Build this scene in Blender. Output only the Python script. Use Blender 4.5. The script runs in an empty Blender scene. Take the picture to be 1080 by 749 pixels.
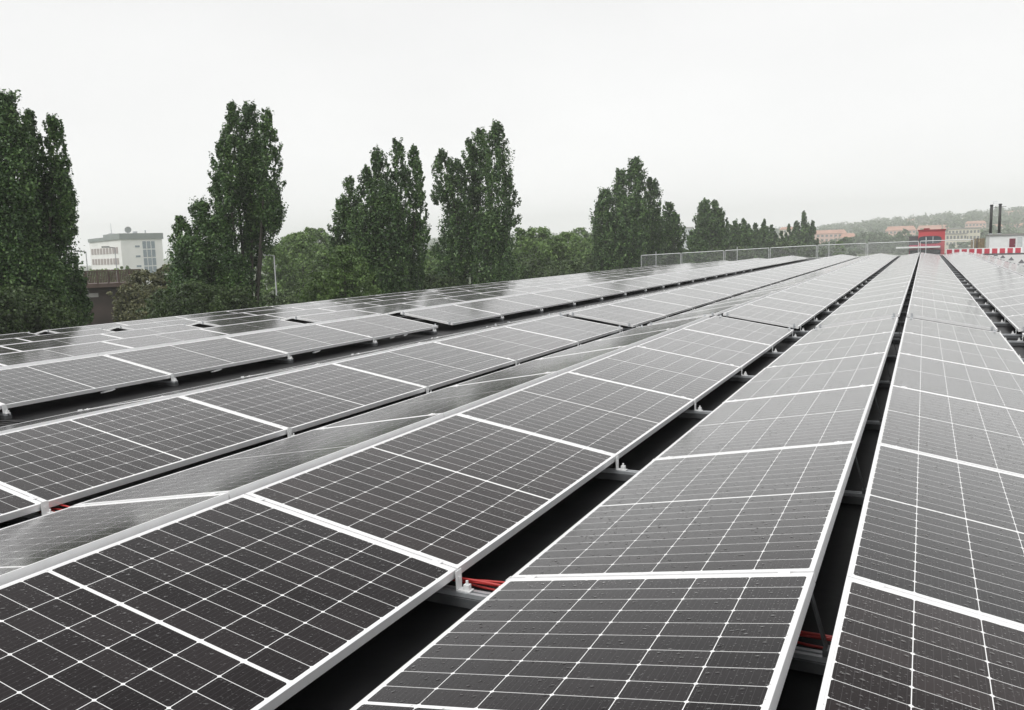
import bpy, math, random
import numpy as np

random.seed(7)
rng = np.random.default_rng(7)
SC = bpy.context.scene
COL = SC.collection

# ------------------------------------------------------------------ camera
F_PX, YAW, PITCH, ROLL, EYE = 874.04, 0.4620, 0.1267, -0.0304, 1.1614
fw = np.array([-math.sin(YAW), math.cos(YAW), 0.0])
rt = np.array([math.cos(YAW), math.sin(YAW), 0.0])
up = np.array([0, 0, 1.0])
FWD = fw * math.cos(PITCH) - up * math.sin(PITCH)
UP2 = up * math.cos(PITCH) + fw * math.sin(PITCH)
RIGHT = rt * math.cos(ROLL) + UP2 * math.sin(ROLL)
UPV = UP2 * math.cos(ROLL) - rt * math.sin(ROLL)
CAM = np.array([0.0, 0.0, EYE])
from mathutils import Matrix, Vector
cam_d = bpy.data.cameras.new("camera")
cam = bpy.data.objects.new("camera", cam_d)
COL.objects.link(cam)
cam_d.sensor_width = 36.0
cam_d.sensor_fit = 'HORIZONTAL'
cam_d.lens = F_PX / 1080.0 * 36.0
cam_d.clip_start = 0.05
cam_d.clip_end = 6000.0
Mx = Matrix(((RIGHT[0], UPV[0], -FWD[0], 0), (RIGHT[1], UPV[1], -FWD[1], 0), (RIGHT[2], UPV[2], -FWD[2], EYE), (0, 0, 0, 1)))
cam.matrix_world = Mx
SC.camera = cam

# ------------------------------------------------------------------ overcast sky, soft sun, exposure
SUN_EL, SUN_ROT = math.radians(52), math.radians(200)
world = bpy.data.worlds.new("World")
SC.world = world
world.use_nodes = True
wn, wl = world.node_tree.nodes, world.node_tree.links
wn.clear()
w_out = wn.new("ShaderNodeOutputWorld")
w_bg = wn.new("ShaderNodeBackground")
w_bg.inputs["Strength"].default_value = 0.1
w_sky = wn.new("ShaderNodeTexSky")
w_sky.sky_type = 'NISHITA'
w_sky.sun_disc = False
w_sky.sun_elevation = SUN_EL
w_sky.sun_rotation = SUN_ROT
w_sky.air_density = 1.0
w_sky.dust_density = 4.0
w_hsv = wn.new("ShaderNodeHueSaturation")
w_hsv.inputs["Saturation"].default_value = 0.12
w_tc = wn.new("ShaderNodeTexCoord")
w_map = wn.new("ShaderNodeMapping")
w_map.inputs["Scale"].default_value = (1.0, 1.0, 2.6)
w_noise = wn.new("ShaderNodeTexNoise")
w_noise.inputs["Scale"].default_value = 2.2
w_noise.inputs["Detail"].default_value = 5.0
w_ramp = wn.new("ShaderNodeValToRGB")
w_ramp.color_ramp.elements[0].position = 0.25
w_ramp.color_ramp.elements[0].color = (6.15, 6.15, 6.17, 1)
w_ramp.color_ramp.elements[1].position = 0.8
w_ramp.color_ramp.elements[1].color = (6.9, 6.9, 6.9, 1)
w_mix = wn.new("ShaderNodeMixRGB")
w_mix.inputs["Fac"].default_value = 0.93          # the cloud deck hides nearly all of the clear sky
wl.new(w_tc.outputs["Generated"], w_map.inputs["Vector"])
wl.new(w_map.outputs["Vector"], w_noise.inputs["Vector"])
wl.new(w_noise.outputs["Fac"], w_ramp.inputs["Fac"])
wl.new(w_sky.outputs["Color"], w_hsv.inputs["Color"])
wl.new(w_hsv.outputs["Color"], w_mix.inputs["Color1"])
wl.new(w_ramp.outputs["Color"], w_mix.inputs["Color2"])
w_sep = wn.new("ShaderNodeSeparateXYZ")
wl.new(w_tc.outputs["Generated"], w_sep.inputs[0])
def wmath(op, a, b):
    nd = wn.new("ShaderNodeMath"); nd.operation = op; nd.use_clamp = False
    for k, q in enumerate((a, b)):
        if hasattr(q, "is_linked"): wl.new(q, nd.inputs[k])
        else: nd.inputs[k].default_value = q
    return nd.outputs[0]
w_low = wmath('POWER', wmath('MAXIMUM', wmath('SUBTRACT', 1.0, w_sep.outputs[2]), 0.0), 7.0)   # sky brightened low over the horizon, added to offset the haze dimming it
w_gain = wmath('ADD', 1.0, wmath('MULTIPLY', wmath('MINIMUM', w_low, 1.0), 0.42))
w_mul = wn.new("ShaderNodeVectorMath"); w_mul.operation = 'SCALE'
wl.new(w_mix.outputs["Color"], w_mul.inputs[0]); wl.new(w_gain, w_mul.inputs["Scale"])
wl.new(w_mul.outputs[0], w_bg.inputs["Color"])
wl.new(w_bg.outputs["Background"], w_out.inputs["Surface"])

sun_d = bpy.data.lights.new("sun", 'SUN')
sun_d.energy = 1.45
sun_d.angle = math.radians(40)
sun_d.color = (1.0, 0.98, 0.95)
sun = bpy.data.objects.new("sun", sun_d)
COL.objects.link(sun)
sd = Vector((math.sin(SUN_ROT) * math.cos(SUN_EL), math.cos(SUN_ROT) * math.cos(SUN_EL), math.sin(SUN_EL)))
sun.rotation_euler = sd.to_track_quat('Z', 'Y').to_euler()

SC.view_settings.view_transform = 'Standard'
SC.view_settings.look = 'None'
SC.view_settings.exposure = 0.55
SC.view_settings.gamma = 1.0
SC.view_settings.use_curve_mapping = False
SC.render.engine = 'CYCLES'
SC.cycles.use_denoising = True
SC.cycles.max_bounces = 8
SC.cycles.volume_bounces = 2
SC.cycles.transparent_max_bounces = 8
HAZE = 0.0007

# ------------------------------------------------------------------ helpers
def at(u, v, R):
    """a point of the place seen at photo pixel (u, v), R metres away over the ground"""
    d = FWD + RIGHT * (u - 540) / F_PX - UPV * (v - 374.5) / F_PX
    return CAM + d * R / math.hypot(d[0], d[1])

def project(P):
    d = np.asarray(P) - CAM
    z = d @ FWD
    return 540 + F_PX * (d @ RIGHT) / z, 374.5 - F_PX * (d @ UPV) / z, z

class MB:
    def __init__(self):
        self.v, self.f, self.m, self.uv = [], [], [], []
    def quad(self, a, b, c, d, m=0):
        i = len(self.v); self.v += [tuple(a), tuple(b), tuple(c), tuple(d)]
        self.f.append((i, i + 1, i + 2, i + 3)); self.m.append(m)
    def poly(self, pts, m=0):
        i = len(self.v); self.v += [tuple(q) for q in pts]
        self.f.append(tuple(range(i, i + len(pts)))); self.m.append(m)
    def obox(self, o, ax, ay, az, m=0):
        o, ax, ay, az = (np.array(q, float) for q in (o, ax, ay, az))
        i = len(self.v)
        for k in (0, 1):
            for j, h in ((0, 0), (1, 0), (1, 1), (0, 1)):
                self.v.append(tuple(o + ax * j + ay * h + az * k))
        for fc in ((3, 2, 1, 0), (4, 5, 6, 7), (0, 1, 5, 4), (1, 2, 6, 5), (2, 3, 7, 6), (3, 0, 4, 7)):
            self.f.append(tuple(i + q for q in fc)); self.m.append(m)
    def box(self, x0, x1, y0, y1, z0, z1, m=0):
        self.obox((x0, y0, z0), (x1 - x0, 0, 0), (0, y1 - y0, 0), (0, 0, z1 - z0), m)
    def tube(self, pts, rad, n=8, m=0):
        pts = [np.array(q, float) for q in pts]
        rads = rad if isinstance(rad, (list, tuple)) else [rad] * len(pts)
        rings = []
        for k, q in enumerate(pts):
            t = pts[min(k + 1, len(pts) - 1)] - pts[max(k - 1, 0)]
            t = t / (np.linalg.norm(t) + 1e-9)
            a = np.cross(t, (0, 0, 1.0) if abs(t[2]) < 0.9 else (1.0, 0, 0)); a /= np.linalg.norm(a)
            b = np.cross(t, a)
            i0 = len(self.v)
            for j in range(n):
                w = 2 * math.pi * j / n
                self.v.append(tuple(q + (a * math.cos(w) + b * math.sin(w)) * rads[k]))
            rings.append(i0)
        for r0, r1 in zip(rings, rings[1:]):
            for j in range(n):
                self.f.append((r0 + j, r0 + (j + 1) % n, r1 + (j + 1) % n, r1 + j)); self.m.append(m)
        self.f.append(tuple(rings[0] + j for j in range(n - 1, -1, -1))); self.m.append(m)
        self.f.append(tuple(rings[-1] + j for j in range(n))); self.m.append(m)
    def mesh(self, name, mats, smooth=False):
        me = bpy.data.meshes.new(name)
        me.from_pydata(self.v, [], self.f)
        for mt in (mats if isinstance(mats, (list, tuple)) else [mats]):
            me.materials.append(mt)
        me.polygons.foreach_set("material_index", self.m)
        if smooth:
            me.polygons.foreach_set("use_smooth", [True] * len(self.f))
        me.update()
        return me
    def build(self, name, mats, parent=None, smooth=False):
        return link(name, self.mesh(name, mats, smooth), parent)

def link(name, data, parent=None):
    o = bpy.data.objects.new(name, data)
    COL.objects.link(o)
    if parent is not None:
        o.parent = parent
    return o

def tag(o, label=None, cat=None, group=None, kind=None):
    if label: o["label"] = label
    if cat: o["category"] = cat
    if group: o["group"] = group
    if kind: o["kind"] = kind
    return o

def thing(name, label, cat, loc=(0, 0, 0), rot=(0, 0, 0), group=None):
    o = bpy.data.objects.new(name, None)
    o.empty_display_size = 0.2
    COL.objects.link(o)
    o.location = tuple(float(q) for q in loc); o.rotation_euler = rot
    return tag(o, label, cat, group)

ORD = ("zeroth first second third fourth fifth sixth seventh eighth ninth tenth eleventh twelfth thirteenth fourteenth fifteenth "
       "sixteenth seventeenth eighteenth nineteenth twentieth twenty-first twenty-second twenty-third twenty-fourth twenty-fifth "
       "twenty-sixth twenty-seventh twenty-eighth").split()

# ------------------------------------------------------------------ materials
class NT:
    def __init__(self, name):
        self.mat = bpy.data.materials.new(name)
        self.mat.use_nodes = True
        self.n, self.l = self.mat.node_tree.nodes, self.mat.node_tree.links
        self.b = self.n["Principled BSDF"]
    def put(self, sock, val):
        if hasattr(val, "is_linked"): self.l.new(val, sock)
        else: sock.default_value = val
    def math(self, op, a, b=None, c=None, clamp=False):
        nd = self.n.new("ShaderNodeMath"); nd.operation = op; nd.use_clamp = clamp
        for k, q in enumerate((a, b, c)):
            if q is not None: self.put(nd.inputs[k], q)
        return nd.outputs[0]
    def mix(self, fac, a, b):
        nd = self.n.new("ShaderNodeMixRGB")
        self.put(nd.inputs[0], fac); self.put(nd.inputs[1], a); self.put(nd.inputs[2], b)
        return nd.outputs[0]
    def noise(self, scale, detail=3.0, vec=None, rough=0.5):
        nd = self.n.new("ShaderNodeTexNoise")
        nd.inputs["Scale"].default_value = scale; nd.inputs["Detail"].default_value = detail
        nd.inputs["Roughness"].default_value = rough
        if vec is None:
            tc = self.n.new("ShaderNodeTexCoord"); vec = tc.outputs["Object"]
        self.l.new(vec, nd.inputs["Vector"])
        return nd.outputs["Fac"]
    def ramp(self, fac, stops):
        nd = self.n.new("ShaderNodeValToRGB")
        el = nd.color_ramp.elements
        while len(el) < len(stops): el.new(0.5)
        for e, (p, c) in zip(el, stops):
            e.position = p; e.color = c if len(c) == 4 else (*c, 1)
        self.put(nd.inputs[0], fac)
        return nd.outputs[0]
    def bump(self, h, strength, dist):
        nd = self.n.new("ShaderNodeBump")
        nd.inputs["Strength"].default_value = strength; nd.inputs["Distance"].default_value = dist
        self.put(nd.inputs["Height"], h)
        self.l.new(nd.outputs[0], self.b.inputs["Normal"])
    def set(self, **k):
        for a, q in k.items():
            self.put(self.b.inputs[a.replace("_", " ")], q)
        return self

def plain(name, col, rough=0.6, metal=0.0, var=0.15, scale=3.0, spec=0.5, bump=0.0):
    t = NT(name)
    f = t.noise(scale, 4.0)
    lo = tuple(c * (1 - var) for c in col); hi = tuple(min(1, c * (1 + var)) for c in col)
    t.set(Base_Color=t.ramp(f, [(0.3, lo), (0.7, hi)]), Roughness=rough, Metallic=metal)
    t.b.inputs["Specular IOR Level"].default_value = spec
    if bump: t.bump(f, bump, 0.02)
    return t.mat

M = {}
M['alu'] = plain('anodised_aluminium', (0.88, 0.88, 0.885), 0.38, 0.4, 0.04, 12)
M['zinc'] = plain('galvanised_zinc', (0.50, 0.52, 0.54), 0.42, 0.6, 0.18, 18)
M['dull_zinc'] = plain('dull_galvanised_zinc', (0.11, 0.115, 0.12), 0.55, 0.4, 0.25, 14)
M['white_metal'] = plain('white_coated_metal', (0.74, 0.75, 0.75), 0.5, 0, 0.06, 2)
M['black_rubber'] = plain('black_rubber', (0.02, 0.02, 0.02), 0.6)
M['red_cable'] = plain('red_cable_sheath', (0.42, 0.028, 0.025), 0.4)
M['backsheet'] = plain('white_backsheet', (0.7, 0.7, 0.7), 0.6)
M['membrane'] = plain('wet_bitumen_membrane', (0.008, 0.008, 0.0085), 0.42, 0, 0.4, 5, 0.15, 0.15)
M['concrete'] = plain('stained_concrete', (0.30, 0.29, 0.28), 0.85, 0, 0.2, 2)
M['bark'] = plain('grey_brown_bark', (0.07, 0.064, 0.053), 0.9, 0, 0.35, 6)

W_P, L_P, PITCH_Y = 1.038, 1.767, 1.775
def panel_material():
    t = NT('solar_glass')
    uvn = t.n.new("ShaderNodeUVMap"); uvn.uv_map = "UVMap"
    sp = t.n.new("ShaderNodeSeparateXYZ"); t.l.new(uvn.outputs[0], sp.inputs[0])
    x, y = sp.outputs[0], sp.outputs[1]
    mx, px, py = 0.0155, (W_P - 0.031) / 6, (L_P - 0.050 - 0.012) / 20
    xs = t.math('DIVIDE', t.math('SUBTRACT', x, mx), px)
    fx = t.math('FRACT', xs)
    dx = t.math('MULTIPLY', t.math('MINIMUM', fx, t.math('SUBTRACT', 1.0, fx)), px)
    yy = t.math('SUBTRACT', t.math('ABSOLUTE', t.math('SUBTRACT', y, L_P / 2)), 0.006)
    ys = t.math('DIVIDE', yy, py)
    fy = t.math('FRACT', ys)
    dy = t.math('MULTIPLY', t.math('MINIMUM', fy, t.math('SUBTRACT', 1.0, fy)), py)
    g = t.math('LESS_THAN', dx, 0.0012)
    g = t.math('MAXIMUM', g, t.math('LESS_THAN', dy, 0.0010))
    g = t.math('MAXIMUM', g, t.math('LESS_THAN', t.math('ADD', dx, dy), 0.0075))
    g = t.math('MAXIMUM', g, t.math('LESS_THAN', yy, 0.0))
    g = t.math('MAXIMUM', g, t.math('GREATER_THAN', ys, 10.0))
    g = t.math('MAXIMUM', g, t.math('LESS_THAN', xs, 0.0))
    g = t.math('MAXIMUM', g, t.math('GREATER_THAN', xs, 6.0))
    fb = t.math('FRACT', t.math('MULTIPLY', fx, 9.0))
    bus = t.math('LESS_THAN', t.math('ABSOLUTE', t.math('SUBTRACT', fb, 0.5)), 0.022)
    oi = t.n.new("ShaderNodeObjectInfo")
    cmb = t.n.new("ShaderNodeCombineXYZ")
    sgn = t.math('GREATER_THAN', y, L_P / 2)
    t.put(cmb.inputs[0], t.math('FLOOR', xs)); t.put(cmb.inputs[1], t.math('ADD', t.math('FLOOR', ys), t.math('MULTIPLY', sgn, 40.0)))
    t.put(cmb.inputs[2], t.math('MULTIPLY', oi.outputs["Random"], 57.0))
    wnz = t.n.new("ShaderNodeTexWhiteNoise"); wnz.noise_dimensions = '3D'; t.l.new(cmb.outputs[0], wnz.inputs["Vector"])
    cell = t.ramp(wnz.outputs["Value"], [(0.0, (0.011, 0.0096, 0.0103)), (1.0, (0.021, 0.0186, 0.0196))])
    tint = t.ramp(oi.outputs["Random"], [(0.0, (1.0, 0.98, 1.05)), (0.35, (1.12, 0.98, 0.97)), (0.65, (0.85, 0.95, 0.95)), (1.0, (1.4, 1.22, 1.15))])
    mm = t.n.new('ShaderNodeMixRGB'); mm.blend_type = 'MULTIPLY'; mm.inputs[0].default_value = 1.0
    t.put(mm.inputs[1], cell); t.put(mm.inputs[2], tint); cell = mm.outputs[0]
    cell = t.mix(t.math('MULTIPLY', bus, 0.13), cell, (0.35, 0.35, 0.36, 1))
    colr = t.mix(g, cell, (0.80, 0.80, 0.80, 1))
    # rain on the glass: small beads and a faint film
    mp = t.n.new("ShaderNodeCombineXYZ")
    t.put(mp.inputs[0], x); t.put(mp.inputs[1], y); t.put(mp.inputs[2], t.math('MULTIPLY', oi.outputs["Random"], 9.0))
    vor = t.n.new("ShaderNodeTexVoronoi"); vor.inputs["Scale"].default_value = 105.0
    t.l.new(mp.outputs[0], vor.inputs["Vector"])
    drop = t.math('SUBTRACT', 0.32, vor.outputs["Distance"], clamp=True)
    sel = t.n.new("ShaderNodeSeparateXYZ"); t.l.new(vor.outputs["Color"], sel.inputs[0])
    drop = t.math('MULTIPLY', drop, t.math('GREATER_THAN', sel.outputs[0], 0.55))
    v2 = t.n.new("ShaderNodeTexVoronoi"); v2.inputs["Scale"].default_value = 42.0
    t.l.new(mp.outputs[0], v2.inputs["Vector"])
    d2 = t.math('SUBTRACT', 0.30, v2.outputs["Distance"], clamp=True)
    sl2 = t.n.new("ShaderNodeSeparateXYZ"); t.l.new(v2.outputs["Color"], sl2.inputs[0])
    d2 = t.math('MULTIPLY', t.math('MULTIPLY', d2, 2.2), t.math('GREATER_THAN', sl2.outputs[1], 0.70))
    drop = t.math('ADD', drop, d2)
    film = t.noise(26.0, 2.0, mp.outputs[0])
    h = t.math('ADD', t.math('MULTIPLY', drop, 7.0), t.math('MULTIPLY', film, 0.12))
    bp = t.n.new("ShaderNodeBump"); bp.inputs["Strength"].default_value = 0.50; bp.inputs["Distance"].default_value = 0.0010
    t.put(bp.inputs["Height"], h)
    wet = t.noise(3.0, 3.0, mp.outputs[0])
    rough = t.math('ADD', 0.08, t.math('MULTIPLY', wet, 0.09))
    # anti-reflective solar glass: little mirror seen from above, a strong one at a glancing view
    fr = t.n.new("ShaderNodeFresnel"); fr.inputs["IOR"].default_value = 1.5
    t.l.new(bp.outputs[0], fr.inputs["Normal"])
    fac = t.ramp(fr.outputs[0], [(0.0, (0.006,) * 3), (0.06, (0.016,) * 3), (0.10, (0.034,) * 3), (0.17, (0.13,) * 3), (0.25, (0.285,) * 3), (0.39, (0.475,) * 3), (0.61, (0.60,) * 3), (0.85, (0.80,) * 3), (1.0, (1.0,) * 3)])
    gl = t.n.new("ShaderNodeBsdfGlossy"); t.put(gl.inputs["Roughness"], rough); gl.inputs["Color"].default_value = (1, 1, 1, 1)
    t.l.new(bp.outputs[0], gl.inputs["Normal"])
    t.set(Base_Color=colr, Roughness=0.7)
    t.b.inputs["Specular IOR Level"].default_value = 0.0
    ms = t.n.new("ShaderNodeMixShader")
    t.put(ms.inputs[0], fac); t.l.new(t.b.outputs[0], ms.inputs[1]); t.l.new(gl.outputs[0], ms.inputs[2])
    t.l.new(ms.outputs[0], t.n["Material Output"].inputs["Surface"])
    return t.mat
M['glass_cells'] = panel_material()

def leaf_material(name, dark, mid, light, scale=0.9):
    t = NT(name)
    geo = t.n.new("ShaderNodeNewGeometry")
    nz = t.noise(scale, 3.0, geo.outputs["Position"])
    fac = t.math('ADD', t.math('MULTIPLY', nz, 0.70), t.math('MULTIPLY', geo.outputs["Random Per Island"], 0.48))
    colr = t.ramp(fac, [(0.30, tuple(c * 0.8 for c in dark)), (0.58, mid), (0.90, tuple(c * 1.15 for c in light))])
    t.set(Base_Color=colr, Roughness=0.42)
    t.b.inputs["Specular IOR Level"].default_value = 0.4
    tr = t.n.new("ShaderNodeBsdfTranslucent"); t.l.new(colr, tr.inputs[0])
    ms = t.n.new("ShaderNodeMixShader"); ms.inputs[0].default_value = 0.25
    t.l.new(t.b.outputs[0], ms.inputs[1]); t.l.new(tr.outputs[0], ms.inputs[2])
    t.l.new(ms.outputs[0], t.n["Material Output"].inputs["Surface"])
    return t.mat
M['poplar_leaf'] = leaf_material('poplar_leaves', (0.020, 0.050, 0.016), (0.056, 0.118, 0.034), (0.135, 0.225, 0.066))
M['broad_leaf'] = leaf_material('broad_leaves', (0.055, 0.104, 0.027), (0.112, 0.195, 0.050), (0.190, 0.285, 0.080), 0.5)
M['copper_leaf'] = leaf_material('bronzed_leaves', (0.052, 0.066, 0.026), (0.100, 0.108, 0.044), (0.155, 0.150, 0.066), 0.7)
M['dark_leaf'] = leaf_material('dark_hedge_leaves', (0.026, 0.046, 0.016), (0.052, 0.090, 0.028), (0.100, 0.150, 0.046), 0.8)
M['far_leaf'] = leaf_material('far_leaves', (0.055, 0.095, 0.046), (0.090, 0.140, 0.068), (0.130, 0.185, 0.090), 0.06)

# ------------------------------------------------------------------ setting: ground and hills
GZ = -7.2
def hill_z(x, y):
    r = np.hypot(x, y); a = np.degrees(np.arctan2(x, y))
    H = np.interp(a, [-75, -52, -40, -20, -6, -3.5, 0, 4, 9, 40], [0, 0, 11, 13, 11, 15, 18, 21, 22, 22])
    s = np.clip((r - 390) / (1380 - 390), 0, 1); s = s * s * (3 - 2 * s)
    return GZ + (H * 1.5 + 3) * s * (H > 0) + 1.2 * s * np.sin(x * 0.021) * np.cos(y * 0.017)
xs = np.linspace(-1900, 1300, 109); ys = np.linspace(-800, 2400, 109)
X, Y = np.meshgrid(xs, ys)
Zg = hill_z(X, Y)
mb = MB()
mb.v = [tuple(q) for q in np.stack([X.ravel(), Y.ravel(), Zg.ravel()], 1)]
nx = len(xs)
for j in range(len(ys) - 1):
    for i in range(nx - 1):
        a = j * nx + i
        mb.f.append((a, a + 1, a + nx + 1, a + nx)); mb.m.append(0)
t = NT('grassy_ground')
nz = t.noise(0.02, 5.0); n2 = t.noise(0.6, 4.0)
t.set(Base_Color=t.mix(n2, t.ramp(nz, [(0.35, (0.045, 0.075, 0.03)), (0.65, (0.09, 0.11, 0.05))]), (0.06, 0.08, 0.035, 1)), Roughness=0.95)
tag(mb.build('ground', t.mat, smooth=True), 'green ground running out to the hazy hills', kind='structure')

# ------------------------------------------------------------------ the building under the array
ROOF_Z, FALL = -0.135, 0.049
def roof_z(x):
    return ROOF_Z - max(0.0, -8.35 - x) * FALL - (0.012 if x < -6 else 0)
bld = thing('warehouse_building', 'flat dark roofed building that carries all the solar panels', 'building', (0, 25, GZ))
XL, XR, Y0R, Y1R = -20.6, 11.5, -9.0, 64.5
prof = [(XL, roof_z(XL)), (-8.35, roof_z(-8.35)), (-5.99, ROOF_Z), (XR, ROOF_Z)]
mb = MB()
for (xa, za), (xb, zb) in zip(prof, prof[1:]):
    mb.quad((xa, Y0R - 25, za - GZ), (xb, Y0R - 25, zb - GZ), (xb, Y1R - 25, zb - GZ), (xa, Y1R - 25, za - GZ))
for y in (Y0R, Y1R):
    pts = [(xa, y - 25, za - GZ) for xa, za in prof] + [(XR, y - 25, ROOF_Z - GZ - 0.3), (XL, y - 25, roof_z(XL) - GZ - 0.3)]
    mb.poly(pts if y == Y1R else pts[::-1])
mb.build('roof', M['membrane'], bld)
M['roof_sheen'] = plain('pale_painted_sheen', (0.42, 0.42, 0.41), 0.45, 0, 0.1, 0.7)  # pale sheet over the dark wet roof, sky reflection put into its colour
mb = MB(); zz = ROOF_Z - GZ
mb.quad((3.55, Y0R - 24.9, zz + 0.006), (XR - 0.05, Y0R - 24.9, zz + 0.006), (XR - 0.05, Y1R - 25.1, zz + 0.006), (3.55, Y1R - 25.1, zz + 0.006))
mb.build('pale_sheen_strip', M['roof_sheen'], bld)
M['wall_sheet'] = plain('pale_grey_cladding', (0.45, 0.46, 0.46), 0.6, 0, 0.08, 0.6)
mb = MB()
mb.box(XL + 0.15, XR - 0.15, Y0R - 25 + 0.15, Y1R - 25 - 0.15, 0, roof_z(XL) - GZ - 0.31)
mb.build('wall', M['wall_sheet'], bld)
mb = MB()                                             # folded metal edge along the eaves
zl = roof_z(XL) - GZ
mb.box(XL - 0.06, XL - 0.003, Y0R - 25, Y1R - 25, zl - 0.3, zl + 0.05)
mb.box(XR + 0.003, XR + 0.06, Y0R - 25, Y1R - 25, ROOF_Z - GZ - 0.3, ROOF_Z - GZ + 0.05)
mb.build('eaves_flashing', M['zinc'], bld)

# ------------------------------------------------------------------ solar panels
TILT = 0.1710
CC, SS = W_P * math.cos(TILT), W_P * math.sin(TILT)
G_R, G_V, Y1, CROSS = 0.0915, 0.2183, 2.5228, 0.45
def seam_y(n):                                        # start of panel n; the cross gap lies in front of n = 6
    return Y1 + (n - 1) * PITCH_Y + (CROSS if n >= 6 else 0.0) - PITCH_Y * 0 + 0.004
N_LAST = 33
# frame and laminate meshes (local x across the panel, y along it, top of the frame at z = 0)
def panel_geo():
    fr, la = MB(), MB()
    lip, hgt = 0.011, 0.035
    fr.box(0, lip, 0, L_P, -hgt, 0); fr.box(W_P - lip, W_P, 0, L_P, -hgt, 0)
    fr.box(lip, W_P - lip, 0, lip, -hgt, 0); fr.box(lip, W_P - lip, L_P - lip, L_P, -hgt, 0)
    la.box(lip, W_P - lip, lip, L_P - lip, -0.0065, -0.0015)
    return fr, la
fr_mb, la_mb = panel_geo()
def add_uv(me):
    uvl = me.uv_layers.new(name="UVMap")
    return uvl
frame_me = fr_mb.mesh('frame', M['alu'])
lam_me = la_mb.mesh('laminate', [M['glass_cells'], M['backsheet']])
uvl = add_uv(lam_me)
for lp in lam_me.loops:
    co = lam_me.vertices[lp.vertex_index].co
    uvl.data[lp.index].uv = (co.x, co.y)
lam_me.polygons[0].material_index = 1
cl = MB()
cl.box(-0.018, 0.018, -0.013, 0.013, 0.0006, 0.0036)
cl.box(-0.007, 0.007, -0.0028, 0.0028, -0.034, 0.0006)
cl.tube([(0, 0, 0.0036), (0, 0, 0.0075)], 0.005, 6)
clamp_me = cl.mesh('clamp', M['alu'])

ec = MB()
ec.box(-0.012, 0.012, -0.014, -0.003, -0.040, 0.022); ec.box(-0.016, 0.016, -0.003, 0.012, 0.0008, 0.005)
end_clamp_me = ec.mesh('end_clamp', M['zinc'])
SLOPE = math.atan(FALL)
xD = -0.1769
rows = []          # key, phrase, ridge/origin x, origin z, rotation about Y (positive: falls to the right)
def right_row(key, phrase, x_ridge, z_ridge, tilt=TILT): rows.append((key, phrase, x_ridge, z_ridge, tilt))
def left_row(key, phrase, x_low, z_low, tilt=TILT): rows.append((key, phrase, x_low, z_low, -tilt))
right_row('D', 'row right of the narrow ridge gap', xD, SS)
xC = xD - G_R
left_row('C', 'row left of the narrow ridge gap', xC - CC, 0)
xB = xC - CC - G_V
right_row('B', 'row left of the wide black valley', xB - CC, SS)
xBr = xB - CC - G_R
left_row('b', 'foreshortened row behind the second ridge', xBr - CC, 0)
xA = xBr - CC - G_V
right_row('A', 'row on the near side of the walkway', xA - CC, SS - 0.012)
xAr = xA - CC - G_R
left_row('a', 'thin row sloping down into the walkway', xAr - CC, -0.012)
xZ = xAr - CC - G_V - 0.7642
right_row('Z', 'first row across the walkway', xZ - CC, SS - 0.0227)
xk = xZ - CC - G_R - CC
left_row('z', 'back slope of the first row past the walkway', xk, -0.035, TILT + 0.03)
names_k = ['second', 'third', 'fourth', 'fifth']
for k in range(1, 5):
    xr = -8.01 - k * (2 * CC + G_R + G_V)
    zr = (0.05, -0.07, -0.19, -0.305)[k - 1]
    right_row('Z%d' % k, '%s row across the walkway' % names_k[k - 1], xr, zr, TILT - SLOPE)
    tl = TILT + SLOPE
    left_row('z%d' % k, 'back slope', xr - G_R - W_P * math.cos(tl), zr - 0.004 - W_P * math.sin(tl), tl)
xE = xD + CC + G_V
left_row('E', 'row rising at the far right edge', xE, 0)
right_row('e', 'back slope beyond the rightmost ridge', xE + CC + G_R, SS)

cands = []
for key, phrase, x0, z0, tl in rows:
    for n in range(-2, N_LAST):
        y0 = seam_y(n)
        ex = np.array([math.cos(tl), 0, -math.sin(tl)]); nrm = np.array([math.sin(tl), 0, math.cos(tl)])
        o = np.array([x0, y0, z0])
        ctr = o + ex * W_P / 2 + np.array([0, L_P / 2, 0])
        facing = (CAM - ctr) @ nrm > 0
        area = 0.0
        if facing:                                    # size in the picture, cut to the frame
            g = [(i + 0.5) / 8 for i in range(8)]
            for i in g:
                for j in g:
                    P = o + ex * W_P * i + np.array([0, L_P * j, 0])
                    u, v, z = project(P)
                    if z > 0.2 and 0 <= u <= 1080 and 0 <= v <= 749:
                        d = CAM - P; r = np.linalg.norm(d)
                        area += (d @ nrm) / r * (W_P * L_P / 64) * F_PX ** 2 / (z * z) * (r / z)
        if key == 'e' : area *= 0.2
        cands.append((area, key, phrase, n, o, tl))
cands.sort(key=lambda q: -q[0])
chosen, rest = [c for c in cands[:300] if c[0] > 0], cands[300:]
jit = random.Random(3)
def jitter(): return math.radians(jit.uniform(-0.12, 0.12)), math.radians(jit.uniform(-0.07, 0.07)), jit.uniform(-0.0015, 0.0015)
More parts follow.
